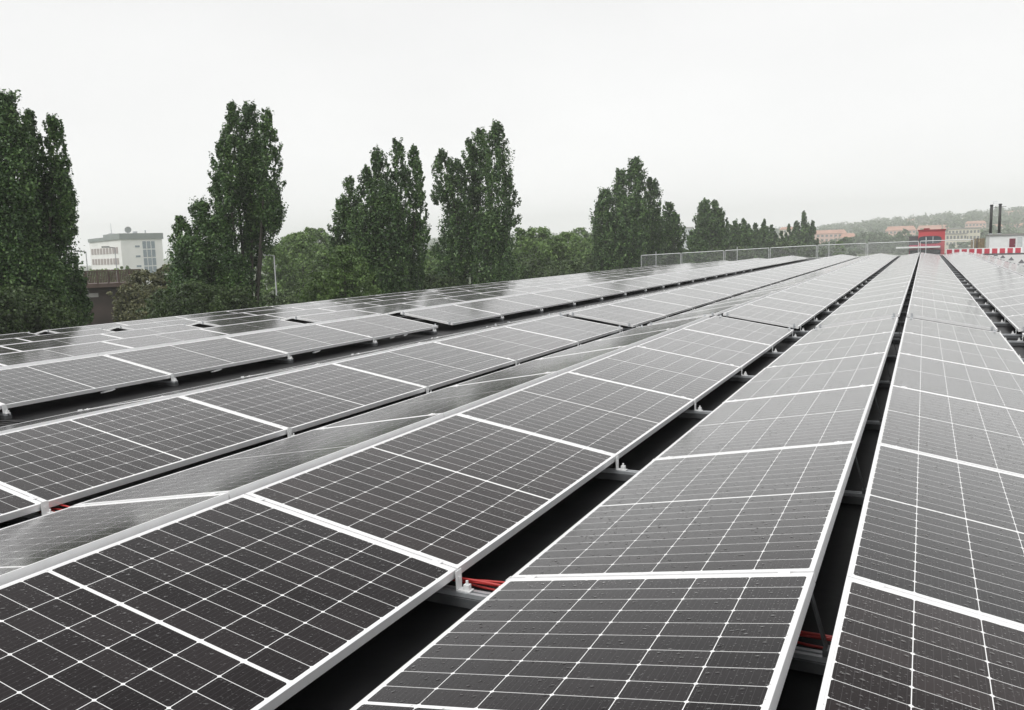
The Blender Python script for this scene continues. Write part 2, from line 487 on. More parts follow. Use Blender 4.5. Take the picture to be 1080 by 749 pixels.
for area, key, phrase, n, o, tl in chosen:
    if n >= 6: pos = '%s beyond the cross gap' % ORD[n - 5]
    else: pos = '%s before the cross gap' % ORD[6 - n]
    dt, da, dz = jitter()
    r = thing('solar_panel', 'solar panel %s, %s' % (pos, phrase), 'solar panel', (o[0], o[1], o[2] + dz), (da, tl + dt, 0), 'solar panels of the ' + phrase)
    link('frame', frame_me, r)
    link('laminate', lam_me, r)
    if n == 6:
        for cx in (0.06, W_P - 0.06):
            c = link('end_clamp', end_clamp_me, r); c.location = (cx, 0, 0)
    if n == 5:
        for cx in (0.06, W_P - 0.06):
            c = link('end_clamp', end_clamp_me, r); c.location = (cx, L_P, 0); c.rotation_euler = (0, 0, math.pi)
    elif n < 12:
        for cx in (0.085, W_P - 0.085):
            c = link('clamp', clamp_me, r); c.location = (cx, L_P + 0.004, 0.0)
# the far and turned-away rest of the array
fV, fF = np.array(fr_mb.v), fr_mb.f
lV, lF = np.array(la_mb.v), la_mb.f
V, Fc, Mi, UV = [], [], [], []
off = 0
for area, key, phrase, n, o, tl in rest:
    dt, da, dz = jitter(); a = tl + dt
    Rm = np.array([[math.cos(a), 0, math.sin(a)], [0, 1, 0], [-math.sin(a), 0, math.cos(a)]])
    for vv, ff, lam in ((fV, fF, 0), (lV, lF, 1)):
        V.append(vv @ Rm.T + o + np.array([0, 0, dz]))
        for q, fc in enumerate(ff):
            Fc.append(tuple(i + off for i in fc)); Mi.append(0 if not lam else (2 if q == 0 else 1))
            for i in fc: UV += [vv[i][0], vv[i][1]]
        off += len(vv)
me = bpy.data.meshes.new('solar_panels')
me.from_pydata([tuple(q) for q in np.concatenate(V)], [], Fc)
for m in ('alu', 'glass_cells', 'backsheet'): me.materials.append(M[m])
me.polygons.foreach_set("material_index", Mi)
me.uv_layers.new(name="UVMap").data.foreach_set("uv", UV)
me.update()
tag(link('solar_panels', me), 'mass of pale distant solar panels filling the far end of the roof', 'solar panels', kind='stuff')

# ------------------------------------------------------------------ mounting rails with feet and ridge struts
def rail_mesh(x0, x1):
    m = MB()
    m.box(x0, x1, -0.03, 0.03, 0.0, 0.034)
    m.box(x0, x1, -0.022, -0.006, 0.036, 0.052, 1); m.box(x0, x1, 0.006, 0.022, 0.036, 0.052, 1)
    return m
def foot_mb(s):                                       # plate hooked under a low panel edge, s = +1: panel on the left
    m = MB()
    m.box(s * 0.004, s * 0.0075, -0.020, 0.020, 0.054, 0.128) if s > 0 else m.box(-0.0075, -0.004, -0.020, 0.020, 0.054, 0.128)
    xa, xb = sorted((s * 0.0078, s * 0.060))
    m.box(xa, xb, -0.016, 0.016, 0.053, 0.058)
    xa, xb = sorted((s * 0.030, s * 0.052))
    m.box(xa, xb, -0.010, 0.010, 0.0585, 0.078)
    m.tube([(s * 0.041, 0, 0.0785), (s * 0.041, 0, 0.092)], 0.005, 6)
    xa, xb = sorted((s * 0.0078, s * 0.012))
    m.box(xa, xb, -0.006, 0.006, 0.092, 0.104)
    return m
foot_me = {s: foot_mb(s).mesh('foot_bracket', M['white_metal']) for s in (1, -1)}
def strut_mb():
    m = MB()
    a, b = np.array([0.045, 0, 0.055]), np.array([-0.016, 0, 0.268])
    d = (b - a) / np.linalg.norm(b - a); nrm = np.array([d[2], 0, -d[0]])
    m.obox(a - nrm * 0.003 + np.array([0, -0.018, 0]), nrm * 0.006, (0, 0.036, 0), b - a)
    m.box(0.03, 0.085, -0.02, 0.02, 0.0535, 0.075)
    m.tube([(0.066, 0, 0.0755), (0.066, 0, 0.098)], 0.006, 6)
    return m
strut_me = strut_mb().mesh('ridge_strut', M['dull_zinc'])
lows = [(xB, 1), (xC - CC, -1), (xA, 1), (xBr - CC, -1), (xE, -1), (xD + CC, 1), (xAr - CC, -1)]
ridges = [xC, xB - CC - G_R, xA - CC - G_R]
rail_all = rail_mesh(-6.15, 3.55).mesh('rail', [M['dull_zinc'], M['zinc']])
far_rail = rail_mesh(-6.15, 3.55)
for xl, s in lows:
    f2 = foot_mb(s); i0 = len(far_rail.v)
    far_rail.v += [(q[0] + xl, q[1], q[2]) for q in f2.v]; far_rail.f += [tuple(i + i0 for i in fc) for fc in f2.f]; far_rail.m += f2.m
far_rail_me = far_rail.mesh('mounting_rail', [M['dull_zinc'], M['zinc']])
zr0 = ROOF_Z + 0.004
for n in range(-1, N_LAST + 1):
    ys_ = [seam_y(n) - 0.004] if n != 6 else [seam_y(6) + 0.16, seam_y(6) - CROSS - 0.17]
    for q, yy in enumerate(ys_):
        if n == 6: lab = 'zinc mounting rail on the %s side of the cross gap' % ('far', 'near')[q]
        elif n > 6: lab = 'zinc mounting rail under the %s panel seam beyond the cross gap' % ORD[n - 6]
        else: lab = 'zinc mounting rail under the %s panel seam before the cross gap' % ORD[6 - n]
        if n <= 14:
            r = thing('mounting_rail', lab, 'mounting rail', (0, yy, zr0), group='mounting rails crossing the valleys')
            link('rail', rail_all, r)
            for xl, s in lows:
                o = link('foot_bracket', foot_me[s], r); o.location = (xl, 0, 0)
            for xl in ridges:
                o = link('ridge_strut', strut_me, r); o.location = (xl, 0, 0)
        else:
            o = link('mounting_rail', far_rail_me); o.location = (0, yy, zr0)
            tag(o, lab, 'mounting rail', 'mounting rails crossing the valleys')
# short rails carrying the rows beyond the walkway
wr = rail_mesh(-0.9, 0.05)
wr_me = wr.mesh('rail', [M['dull_zinc'], M['zinc']])
for n in range(0, 22):
    yy = seam_y(n) - 0.004 if n != 6 else seam_y(6) - CROSS - 0.17
    if n == 6: pos = 'near edge of the cross gap'
    elif n > 6: pos = '%s seam beyond the cross gap' % ORD[n - 6]
    else: pos = '%s seam before the cross gap' % ORD[6 - n]
    r = thing('rail_end', 'rail end in the walkway under the %s' % pos, 'mounting rail', (xZ, yy, zr0 - 0.014), group='rail ends in the walkway')
    link('rail', wr_me, r)
    o = link('foot_bracket', foot_me[1], r)
# red string cables lying along the rail nearest the camera
cab = MB()
yc = seam_y(1) - 0.004
for j in range(5):
    pts = []
    for i in range(60):
        x = -5.9 + i * (6.9 / 59)
        pts.append((x, yc + 0.045 + 0.012 * j + 0.020 * math.sin(x * 4.3 + j * 1.9) + 0.008 * math.sin(x * 11 + j), zr0 + 0.056 + 0.020 * math.sin(x * 3.1 + j * 2.6) + 0.006 * (j % 2)))
    cab.tube(pts, 0.0045, 6)
tag(cab.build('cable_bundle', M['red_cable'], smooth=True), 'bundle of red solar cables along the rail in the valley', 'cable')
bk = MB()
for j in range(4):
    pts = [(xAr - CC - 0.06 - 0.7 * i / 20, seam_y(2) - 0.14 - 0.03 * j + 0.03 * math.sin(i * 0.5 + j), zr0 + 0.012 + 0.004 * j + 0.012 * math.sin(i * 0.33 + j * 2)) for i in range(21)]
    bk.tube(pts, 0.006, 6)
tag(bk.build('cable_bundle', M['black_rubber'], smooth=True), 'black cables crossing the walkway at the left edge', 'cable')
# small plug connectors hanging under the first row across the walkway
for i, n in enumerate((2, 3, 4, 5, 5)):
    c = MB()
    c.box(-0.012, 0.012, -0.045, 0.045, 0, 0.016); c.box(-0.008, 0.008, -0.07, -0.045, 0.003, 0.013); c.box(-0.008, 0.008, 0.045, 0.07, 0.003, 0.013)
    o = c.build('cable_connector', M['white_metal'])
    o.location = (xZ - 0.02, seam_y(n) + (1.02, 0.62, 0.55, 0.5, 0.85)[i], ROOF_Z + 0.055); o.rotation_euler = (0.1, 0, 0.1 * i - 0.2)
    tag(o, ['pale connector under the panel at the walkway, second from the left edge', 'pale connector below the long panel edge, nearest the left of the walkway',
            'pale connector in the dark walkway gap, third along', 'left of two pale connectors just before the cross gap', 'right of two pale connectors just before the cross gap'][i], 'connector')

# ------------------------------------------------------------------ far end of the roof: fence, vents, barrier
def zfence(u, v, y):
    d = FWD + RIGHT * (u - 540) / F_PX - UPV * (v - 374.5) / F_PX
    return CAM + d * y / d[1]
M['fence'] = plain('galvanised_fence', (0.62, 0.64, 0.64), 0.5, 0.2, 0.05, 4)
YF = 62.6
px_ = [-19.75, -16.55, -13.30, -10.05, -6.80, -3.55, -0.30, 2.95]
def f_top(x):
    return np.interp(x, [-19.75, -6.8, -0.3, 2.95], [0.39, 0.80, 0.88, 0.90])
fence_words = ['far left corner', 'poplar with the forked top', 'pair of low poplars', 'small pointed trees', 'end of the walkway', 'second ridge end', 'red building']
for i in range(7):
    xa, xb = px_[i] + 0.05, px_[i + 1] - 0.05
    za, zb = f_top(xa), f_top(xb)
    ba, bb = roof_z(xa) , roof_z(xb)
    r = thing('fence_panel', ['leftmost wire fence panel, starting at the far roof corner', 'second wire fence panel from the far left roof corner',
              'wire fence panel with a tall brace post, third from the roof corner', 'fourth wire fence panel from the far left roof corner',
              'fifth wire fence panel, ending near the end of the walkway', 'sixth wire fence panel, behind the second ridge end',
              'wire fence panel in front of the red building'][i], 'fence', (xa, YF, ba), group='wire fence panels along the far roof edge')
    w = xb - xa
    def top(x): return za - ba + (zb - za) * x / w
    def bot(x): return (bb - ba) * x / w
    m = MB(); m.tube([(0, 0, 0), (0, 0, top(0))], 0.022, 8); m.build('post', M['fence'], r)
    m = MB(); m.tube([(w, 0, bot(w)), (w, 0, top(w))], 0.022, 8); m.build('post', M['fence'], r)
    m = MB(); m.tube([(0.024, 0, top(0)), (w - 0.024, 0, top(w))], 0.026, 8); m.build('top_rail', M['fence'], r)
    m = MB(); m.tube([(0.024, 0, bot(0) + 0.08), (w - 0.024, 0, bot(w) + 0.08)], 0.016, 8); m.build('bottom_rail', M['fence'], r)
    m = MB()
    for q in range(1, 54):
        x = w * q / 54
        m.obox((x - 0.002, -0.002, bot(x) + 0.1), (0.004, 0, 0), (0, 0.004, 0), (0, 0, top(x) - bot(x) - 0.13))
    for q in range(1, 9):
        fz = q / 9
        m.obox((0.03, 0.0025, bot(0) + 0.1 + (top(0) - 0.13) * fz), (w - 0.06, 0, bot(w) + (zb - bb - za + ba) * fz), (0, 0.004, 0), (0, 0, 0.004))
    m.build('wire_mesh', M['fence'], r)
    if i in (0, 2, 4, 6):
        m = MB(); xq = {0: 1.2, 2: 0.9, 4: 0.75 + 3.2 - 3.2, 6: 0.35}[i]
        m.tube([(xq, -0.06, bot(xq)), (xq, -0.06, top(xq) + 0.22)], 0.024, 8); m.build('brace_post', M['fence'], r)

M['vent'] = plain('dark_vent_metal', (0.09, 0.09, 0.095), 0.5, 0.3)
for i, y in enumerate((41.3, 46.0, 50.8, 55.6)):
    r = thing('roof_vent', 'small dark pyramid roof vent, %s of the line beside the right-hand ridge' % ('nearest', 'second', 'third', 'farthest')[i], 'roof vent', (3.72, y, ROOF_Z), group='pyramid roof vents')
    m = MB(); m.box(-0.09, 0.09, -0.09, 0.09, 0.008, 0.07); m.build('base', M['white_metal'], r)
    m = MB()
    for a in range(4):
        c0, c1 = [(-1, -1), (1, -1), (1, 1), (-1, 1)][a], [(-1, -1), (1, -1), (1, 1), (-1, 1)][(a + 1) % 4]
        m.poly([(c0[0] * 0.115, c0[1] * 0.115, 0.072), (c1[0] * 0.115, c1[1] * 0.115, 0.072), (0, 0, 0.23)])
    m.poly([(-0.115, -0.115, 0.072), (-0.115, 0.115, 0.072), (0.115, 0.115, 0.072), (0.115, -0.115, 0.072)])
    m.build('cap', M['vent'], r)

M['red_paint'] = plain('red_paint', (0.44, 0.05, 0.075), 0.5, 0, 0.08, 1.0)
r = thing('striped_barrier', 'low red and white striped barrier at the far right roof edge', 'barrier', (1.3, 62.0, ROOF_Z))
m = MB(); m.box(0, 4.3, -0.03, 0.03, 0.10, 0.46); m.build('board', M['white_metal'], r)
m = MB(); m.box(0, 4.55, -0.09, 0.09, 0.0, 0.098); m.build('kerb', M['vent'], r)
for i in range(10):
    m = MB(); m.box(0.04 + i * 0.43, 0.34 + i * 0.43, -0.036, -0.031, 0.104, 0.42); m.build('red_stripe', M['red_paint'], r)

# ------------------------------------------------------------------ plant room, flues, red building
r = thing('plant_room', 'white flat roofed plant room behind the striped barrier', 'building', (4.95, 71, GZ))
m = MB(); m.box(-0.65, 1.62, 0, 4, 0, 8.30); m.build('wall', M['white_metal'], r)
m = MB(); m.box(-0.72, 1.70, -0.1, 4.1, 8.302, 8.40); m.build('roof', M['concrete'], r)
M['door_red'] = plain('dark_red_door', (0.17, 0.03, 0.05), 0.5)
m = MB(); m.box(0.62, 1.0, -0.04, -0.003, 7.2, 8.05); d = m.build('door', M['door_red'], r)
m = MB(); m.box(0.93, 0.96, -0.07, -0.042, 7.6, 7.65); m.build('handle', M['zinc'], d)
M['pale_blue'] = plain('pale_grey_panel', (0.52, 0.55, 0.56), 0.5)
m = MB(); m.box(1.12, 1.42, -0.03, -0.003, 7.3, 8.15); m.build('side_panel', M['pale_blue'], r)
M['timber'] = plain('weathered_timber', (0.20, 0.15, 0.09), 0.8, 0, 0.25, 6)
r = thing('timber_screen', 'brown slatted timber screen left of the white plant room', 'screen', (3.1, 71.2, GZ))
m = MB()
for i in range(8): m.box(0.0 + i * 0.115, 0.1 + i * 0.115, 0, 0.03, 6.9, 8.12)
m.build('slat_panel', M['timber'], r)
m = MB(); m.box(0.38, 0.45, -0.04, -0.003, 6.9, 8.16); m.build('post', M['vent'], r)
m = MB(); m.box(0, 0.92, 0.035, 0.9, 0, 6.88); m.build('base_wall', M['concrete'], r)
M['flue'] = plain('dark_flue_metal', (0.035, 0.035, 0.035), 0.5, 0.3)
for i, (u, vt) in enumerate(((1044.5, 216.0), (1053.6, 215.0))):
    P = at(u, 249, 73.5); T = at(u, vt, 73.5)
    r = thing('flue', ['left of the two tall dark flues on the plant room', 'right of the two tall dark flues on the plant room'][i], 'chimney', (P[0], P[1], GZ + 8.40), group='dark flues')
    hh = T[2] - (GZ + 8.40)
    m = MB(); m.tube([(0, 0, 0.002), (0, 0, hh - 0.1)], 0.098, 14); m.build('stack', M['flue'], r, True)
    m = MB(); m.tube([(0, 0, hh - 0.098), (0, 0, hh)], [0.12, 0.115], 14); m.build('cowl', M['flue'], r)
    m = MB(); m.tube([(0, 0, 0.003), (0, 0, 0.06)], 0.16, 14); m.build('base_flange', M['zinc'], r)
    if i == 0:
        Q = at(1053.6, 218.5, 73.5)
        m = MB(); m.tube([(0.1, 0, hh - 0.25), (Q[0] - P[0] - 0.11, Q[1] - P[1], hh - 0.22)], 0.02, 6); m.build('tie_bar', M['flue'], r)
        m = MB()
        for dz in (0.08, 0.2): m.tube([(0.1, 0.0, hh + dz), (Q[0] - P[0] - 0.1, 0.02, hh + dz + 0.03)], 0.01, 6)
        m.tube([(0.1, 0, hh - 0.2), (0.1, 0, hh + 0.2)], 0.01, 6)
        m.build('guard_hoop', M['zinc'], r)
    else:
        m = MB(); m.tube([(0.1, 0, hh - 0.22), (0.4, 0.02, hh - 0.22)], 0.018, 6); m.build('tie_bar', M['flue'], r)

M['dark_glass'] = plain('dark_glazing', (0.05, 0.06, 0.07), 0.15)
M['red_wall'] = plain('red_render', (0.46, 0.06, 0.07), 0.6, 0, 0.08, 0.4)
RB = 104.0
A0, A1 = at(968.5, 255, RB), at(996.5, 255, RB)
wid = np.linalg.norm((A1 - A0)[:2]); ang = math.atan2((A1 - A0)[1], (A1 - A0)[0])
r = thing('red_building', 'red box-shaped building with dark rounded window rising past the roof end', 'building', (A0[0], A0[1], GZ), (0, 0, ang))
ztop = at(982, 243.4, RB)[2] - GZ
m = MB(); m.box(0, wid, 0, 6, 0, ztop); m.build('wall', M['red_wall'], r)
m = MB(); m.box(-0.08, wid + 0.08, -0.08, 6.08, ztop + 0.002, ztop + 0.14); m.box(0.5, 1.1, 1, 2, ztop + 0.142, ztop + 0.3); m.build('roof', plain('dark_red_coping', (0.25, 0.03, 0.04), 0.6), r)
zw = at(982, 253, RB)[2] - GZ
m = MB()
ring = []
for k in range(24):
    a = 2 * math.pi * k / 24
    ring.append((wid * 0.44 + 1.15 * np.sign(math.cos(a)) * abs(math.cos(a)) ** 0.5, zw + 0.42 * np.sign(math.sin(a)) * abs(math.sin(a)) ** 0.6))
m.poly([(q[0], -0.06, q[1]) for q in ring])
for k in range(24):
    q0, q1 = ring[k], ring[(k + 1) % 24]
    m.quad((q0[0], -0.06, q0[1]), (q0[0], -0.003, q0[1]), (q1[0], -0.003, q1[1]), (q1[0], -0.06, q1[1]))
wdw = m.build('window', M['dark_glass'], r)
m = MB()
for k, wx in enumerate((-0.4, 0.3)):
    m.box(wid * 0.44 + wx - 0.03, wid * 0.44 + wx + 0.03, -0.075, -0.062, zw - 0.36, zw + 0.36)
m.build('mullion', M['pale_blue'], wdw)
zb_ = at(982, 258.2, RB)[2] - GZ
m = MB(); m.box(-0.9, wid * 0.86, -0.5, -0.003, zb_ - 2.2, zb_); m.build('lower_band', plain('plum_red_band', (0.33, 0.05, 0.10), 0.6), r)
m = MB(); m.box(-0.8, wid * 0.84, -0.54, -0.502, zb_ - 1.35, zb_ - 0.55); m.build('window', M['dark_glass'], r)
za_ = at(975, 260.2, RB)[2] - GZ
m = MB(); m.box(-2.2, wid * 0.83, -1.6, -0.51, za_ - 0.12, za_ + 0.04); m.build('canopy', M['white_metal'], r)
m = MB(); m.box(-0.95, -0.003, 0.3, 5, 0, ztop - 0.55); m.build('side_wing', M['vent'], r)

# ------------------------------------------------------------------ trees
def leaf_mesh(name, C, size, mat, up_bias=0.25, seed=0, N=None):
    g = np.random.default_rng(seed)
    n = len(C)
    nr = g.normal(size=(n, 3)) * (0.75 if N is not None else 1.0); nr[:, 2] += up_bias * 2
    if N is not None: nr += N
    nr /= np.linalg.norm(nr, axis=1)[:, None]
    a = np.cross(nr, g.normal(size=(n, 3))); a /= np.linalg.norm(a, axis=1)[:, None]
    b = np.cross(nr, a)
    s = size * (0.5 + 0.9 * g.random(n))[:, None]
    V = np.stack([C - a * s * 0.5, C + b * s * 0.36 - a * s * 0.05 + nr * s * 0.08, C + a * s * 0.5, C - b * s * 0.36 - a * s * 0.05 + nr * s * 0.08], 1).reshape(-1, 3)
    me = bpy.data.meshes.new(name)
    me.vertices.add(4 * n); me.loops.add(4 * n); me.polygons.add(n)
    me.vertices.foreach_set("co", V.astype(np.float32).ravel())
    me.loops.foreach_set("vertex_index", np.arange(4 * n, dtype=np.int32))
    me.polygons.foreach_set("loop_start", np.arange(0, 4 * n, 4, dtype=np.int32))
    me.polygons.foreach_set("loop_total", np.full(n, 4, dtype=np.int32))
    me.materials.append(mat)
    me.update(calc_edges=True)
    me.validate()
    return me

def lobe_points(g, ctr, z0, z1, rad, n_clump, per, spindle=True, fill=0.25, sharp=False):
    """leaf centres gathered in sprays along a spindle or in rounded heads over a dome"""
    pts, nrm = [], []
    Hh = z1 - z0
    for _ in range(n_clump):
        t_ = g.random() ** 0.9
        if spindle and sharp: pr = min(1, (1 - t_ + 0.02) / 0.62) ** 0.85 * min(1, (t_ + 0.2) / 0.3) ** 0.6
        elif spindle: pr = min(1, (1 - t_ + 0.05) / 0.36) ** 0.62 * min(1, (t_ + 0.12) / 0.3) ** 0.6
        else: pr = math.sqrt(max(0.03, 1 - (abs(t_ - 0.4) / 0.62) ** 2.2))
        w = g.random() * 2 * math.pi
        # bays and shoulders, so that the outline is uneven
        lump = 0.88 + 0.26 * math.sin(2 * w + 9 * t_ + ctr[0] * 3) * math.sin(5 * t_ + 3 * w + ctr[1]) + 0.16 * g.normal()
        q = rad * pr * max(0.2, lump) * (fill + (1 - fill) * g.random() ** 0.55)
        c = np.array([ctr[0] + q * math.cos(w), ctr[1] + q * math.sin(w), z0 + Hh * t_])
        cr = rad * (0.07 + 0.15 * g.random()) * (0.45 + 0.55 * pr)
        p = g.normal(size=(per, 3))
        p /= np.linalg.norm(p, axis=1)[:, None]
        rr = g.random(per)[:, None] ** 0.45
        d = p * rr * cr * 1.35
        if spindle:
            d[:, 2] *= 2.4
            lean = np.array([math.cos(w), math.sin(w), 0]) * 0.28
            d += lean * d[:, 2:3]
        else: d[:, 2] *= 0.75
        pts.append(d + c)
        nrm.append(p * 1.0 + np.array([math.cos(w), math.sin(w), 0.2]) * 0.35)
    return np.concatenate(pts), np.concatenate(nrm)

def make_tree(name, label, cat, R, lobes, mat, group, seed, dens=1.0, spindle=True, leaf=None, dspread=0.5, trunk=True, leaf_px=2.2, sharp=False):
    """lobes: (u, v_top, v_bottom, half_width) read off the photo, at R metres"""
    g = np.random.default_rng(seed)
    us = [q[0] for q in lobes]
    base = at(sum(us) / len(us), 300, R)
    gz = float(hill_z(base[0], base[1]))
    r = thing(name, label, cat, (base[0], base[1], gz), group=group)
    fv_ = np.array([base[0], base[1]]) / np.hypot(base[0], base[1])
    pix = R / F_PX
    maxw = max(us) - min(us) + max(q[3] for q in lobes)
    allp, alln, axes = [], [], []
    for (u, vt, vb, hw) in lobes:
        T, B = at(u, vt, R), at(u, vb, R)
        off = g.uniform(-1, 1) * dspread * maxw * 0.5 * pix
        c = np.array([T[0], T[1]]) + fv_ * off
        rad = hw * pix * 1.0
        z1 = T[2] - gz - (0.0 if sharp else 0.1) * rad
        z0 = B[2] - gz
        area = 2 * hw * (vb - vt)
        per = 34
        ncl = int(max(12, area * 2.3 * dens / per))
        cl_ = (c[0] - base[0], c[1] - base[1])
        p_, n_ = lobe_points(g, cl_, z0, z1, rad * 0.98, ncl, per, spindle, sharp=sharp)
        allp.append(p_); alln.append(n_)
        axes.append((cl_, z0, z1, rad))
    C = np.concatenate(allp)
    Nn = np.concatenate(alln)[C[:, 2] > 0.3]
    C = C[C[:, 2] > 0.3]
    sz = leaf or max(0.09, leaf_px * pix)
    cr = link('crown', leaf_mesh('crown', C, sz, mat, seed=seed, N=Nn), r)
    if trunk:
        m = MB()
        main = max(axes, key=lambda q: q[2])
        tr = 0.007 * main[2] + 0.04
        pts = [(main[0][0] * s * s, main[0][1] * s * s, main[2] * 0.85 * s) for s in (0, 0.25, 0.5, 0.75, 1)]
        m.tube(pts, [tr, tr * 0.8, tr * 0.55, tr * 0.35, tr * 0.08], 8)
        for cl_, z0, z1, rad in axes:
            zs = max(0.4, z0 * 0.6)
            m.tube([(0, 0, zs * 0.6), (cl_[0] * 0.7, cl_[1] * 0.7, z0 + (z1 - z0) * 0.2), (cl_[0], cl_[1], z0 + (z1 - z0) * 0.85)], [tr * 0.6, tr * 0.36, tr * 0.06], 6)
        m.build('trunk', M['bark'], r, True)
    return r

PG = 'row of poplars left of the building'
POP = M['poplar_leaf']
make_tree('poplar_tree', 'big dark poplar cut off by the left edge of the photo', 'tree', 33, [
    (5, 103, 330, 22), (-18, 116, 340, 26), (31, 118, 300, 12), (55, 124, 250, 12), (60, 172, 258, 13), (36, 190, 320, 26), (8, 230, 350, 38), (40, 260, 350, 24), (72, 188, 240, 7)], POP, PG, 11, 1.25)
make_tree('poplar_tree', 'small bushy poplar sprouting right of the cut-off poplar', 'tree', 34, [
    (75, 270, 345, 14), (66, 288, 350, 16), (84, 292, 350, 10)], POP, PG, 12)
make_tree('poplar_tree', 'tall poplar with bare pale stems low down, near the lamp post', 'tree', 39, [
    (243, 105, 215, 13), (263, 107, 250, 15), (280, 118, 245, 13), (236, 150, 262, 14), (231, 182, 250, 13), (262, 150, 268, 24), (287, 190, 238, 10), (265, 212, 276, 13), (256, 268, 335, 12), (270, 272, 335, 6)], POP, PG, 13, 1.15)
make_tree('poplar_tree', 'short dense poplar tucked against the left of the tall one', 'tree', 38, [
    (211, 210, 335, 20), (190, 228, 335, 13), (228, 228, 340, 20), (200, 250, 345, 22), (240, 265, 345, 16)], POP, PG, 14, 1.2)
make_tree('poplar_tree', 'broad poplar with five upright points over the bush', 'tree', 46, [
    (398, 154, 300, 14), (418, 150, 300, 13), (436, 152, 265, 11), (387, 178, 290, 12), (441, 178, 280, 8), (408, 200, 318, 26), (437, 225, 300, 13), (378, 220, 300, 16), (412, 262, 322, 32)], POP, PG, 15, 1.15)
make_tree('poplar_tree', 'cone-shaped poplar on the left side of the five-pointed one', 'tree', 47, [
    (369, 187, 285, 13), (360, 212, 290, 14), (378, 225, 300, 12), (354, 240, 285, 9)], POP, PG, 16, 1.1)
make_tree('poplar_tree', 'poplar with a separate arm of foliage leaning out left', 'tree', 56, [
    (507, 133, 275, 17), (522, 134, 255, 16), (494, 146, 280, 12), (468, 161, 213, 12), (481, 170, 300, 14), (462, 190, 216, 8), (535, 185, 240, 11), (480, 210, 305, 18), (515, 225, 305, 28), (470, 250, 312, 20), (530, 235, 300, 14)], POP, PG, 17, 1.15)
make_tree('poplar_tree', 'stout poplar with three rounded heads behind the fence start', 'tree', 84, [
    (669, 167, 285, 15), (654, 179, 270, 14), (688, 186, 285, 12), (664, 208, 288, 20), (690, 218, 288, 11), (637, 200, 288, 14), (632, 215, 290, 10), (645, 225, 290, 12)], POP, PG, 18, 1.5, leaf_px=2.1)
make_tree('poplar_tree', 'narrow pointed poplar right of the three-headed one', 'tree', 92, [
    (706, 214, 280, 11), (713, 226, 280, 10), (700, 232, 282, 11)], POP, PG, 19, 1.6, leaf_px=2.1)
make_tree('poplar_tree', 'forked poplar standing alone above the middle of the fence', 'tree', 118, [
    (744, 211, 265, 10), (755, 212, 268, 9), (749, 220, 278, 15), (739, 218, 262, 8), (760, 220, 272, 7)], POP, PG, 20, 1.7, leaf_px=2.1)
make_tree('poplar_tree', 'low dark poplar in front of the forked one', 'tree', 110, [
    (731, 242, 280, 9), (738, 254, 282, 11)], POP, PG, 21, 1.7, leaf_px=2.1)
make_tree('poplar_tree', 'wide low poplar clump right of the forked one', 'tree', 140, [
    (775, 234, 278, 12), (784, 232, 278, 10), (767, 238, 280, 11), (790, 238, 278, 9)], POP, PG, 22, 1.8, leaf_px=2.1, sharp=True)
for i, (u, v, w, R, lab) in enumerate((
        (797, 235, 6, 150, 'small pointed poplar at the right side of the wide clump'), (806, 232, 6, 158, 'slim sharp-topped poplar among the small ones by the fence'),
        (814, 238, 7, 165, 'blunt little poplar right of the sharp-topped one'), (824, 244, 6, 172, 'lowest poplar of the fence line'), (832, 237, 5, 180, 'slender poplar left of the last big poplar'))):
    make_tree('poplar_tree', lab, 'tree', R, [(u, v, 275, w), (u + 3, v + 8, 275, w), (u - 3, v + 9, 276, w)], POP, PG, 30 + i, 1.8, leaf_px=2.1, sharp=True)
make_tree('poplar_tree', 'last pyramid-shaped poplar at the right end of the row', 'tree', 195, [
    (848, 224, 274, 8), (840, 234, 276, 8), (857, 234, 274, 7), (849, 242, 276, 13)], POP, PG, 36, 1.9, leaf_px=2.1, sharp=True)

BG = 'round trees and bushes behind the poplars'
BL = M['broad_leaf']
def bush(label, R, lobes, seed, mat=None, name='leafy_tree', cat='tree', dens=1.0, lp=2.3):
    return make_tree(name, label, cat, R, lobes, mat or BL, BG, seed, dens, False, leaf_px=lp, dspread=0.9)
bush('bronze-green bush between the brown bridge and short poplar', 52, [(152, 284, 350, 28), (134, 300, 350, 17), (176, 278, 345, 18), (166, 300, 350, 28)], 50, M['copper_leaf'], 'bronze_bush', 'bush', 1.1)
bush('pale bush in front of the white office building', 120, [(105, 283, 320, 22), (130, 280, 320, 18), (90, 288, 320, 14)], 51)
bush('rounded green tree behind the lamp post', 78, [(318, 243, 330, 34), (292, 258, 330, 24), (345, 262, 330, 22)], 52)
bush('broad green tree between the lamp post and cone poplar', 96, [(330, 240, 320, 26), (306, 246, 320, 22), (352, 250, 320, 14)], 53)
bush('light green leafy bush at the foot of the five-pointed poplar', 40, [(362, 258, 345, 27), (340, 285, 350, 30), (380, 275, 340, 22)], 54, None, 'leafy_bush', 'bush', 1.2)
bush('green tree seen in the gap right of the five-pointed poplar', 88, [(455, 262, 330, 22), (445, 276, 330, 20), (470, 275, 330, 20)], 55)
bush('dome-shaped green tree right of the leaning-arm poplar', 82, [(565, 238, 310, 32), (548, 240, 310, 16), (590, 248, 310, 24)], 56)
bush('olive green tree left of the three-headed poplar', 95, [(598, 243, 300, 28), (622, 250, 300, 22), (575, 255, 310, 26)], 57)
bush('greyish round tree farther back left of the three-headed poplar', 150, [(612, 240, 290, 18), (630, 243, 290, 14), (594, 244, 290, 12)], 58)
bush('low dark hedge bush below the cut-off poplar', 31, [(20, 300, 372, 40), (48, 305, 368, 26), (-20, 300, 372, 40)], 59, M['dark_leaf'], 'hedge_bush', 'bush', 1.1)
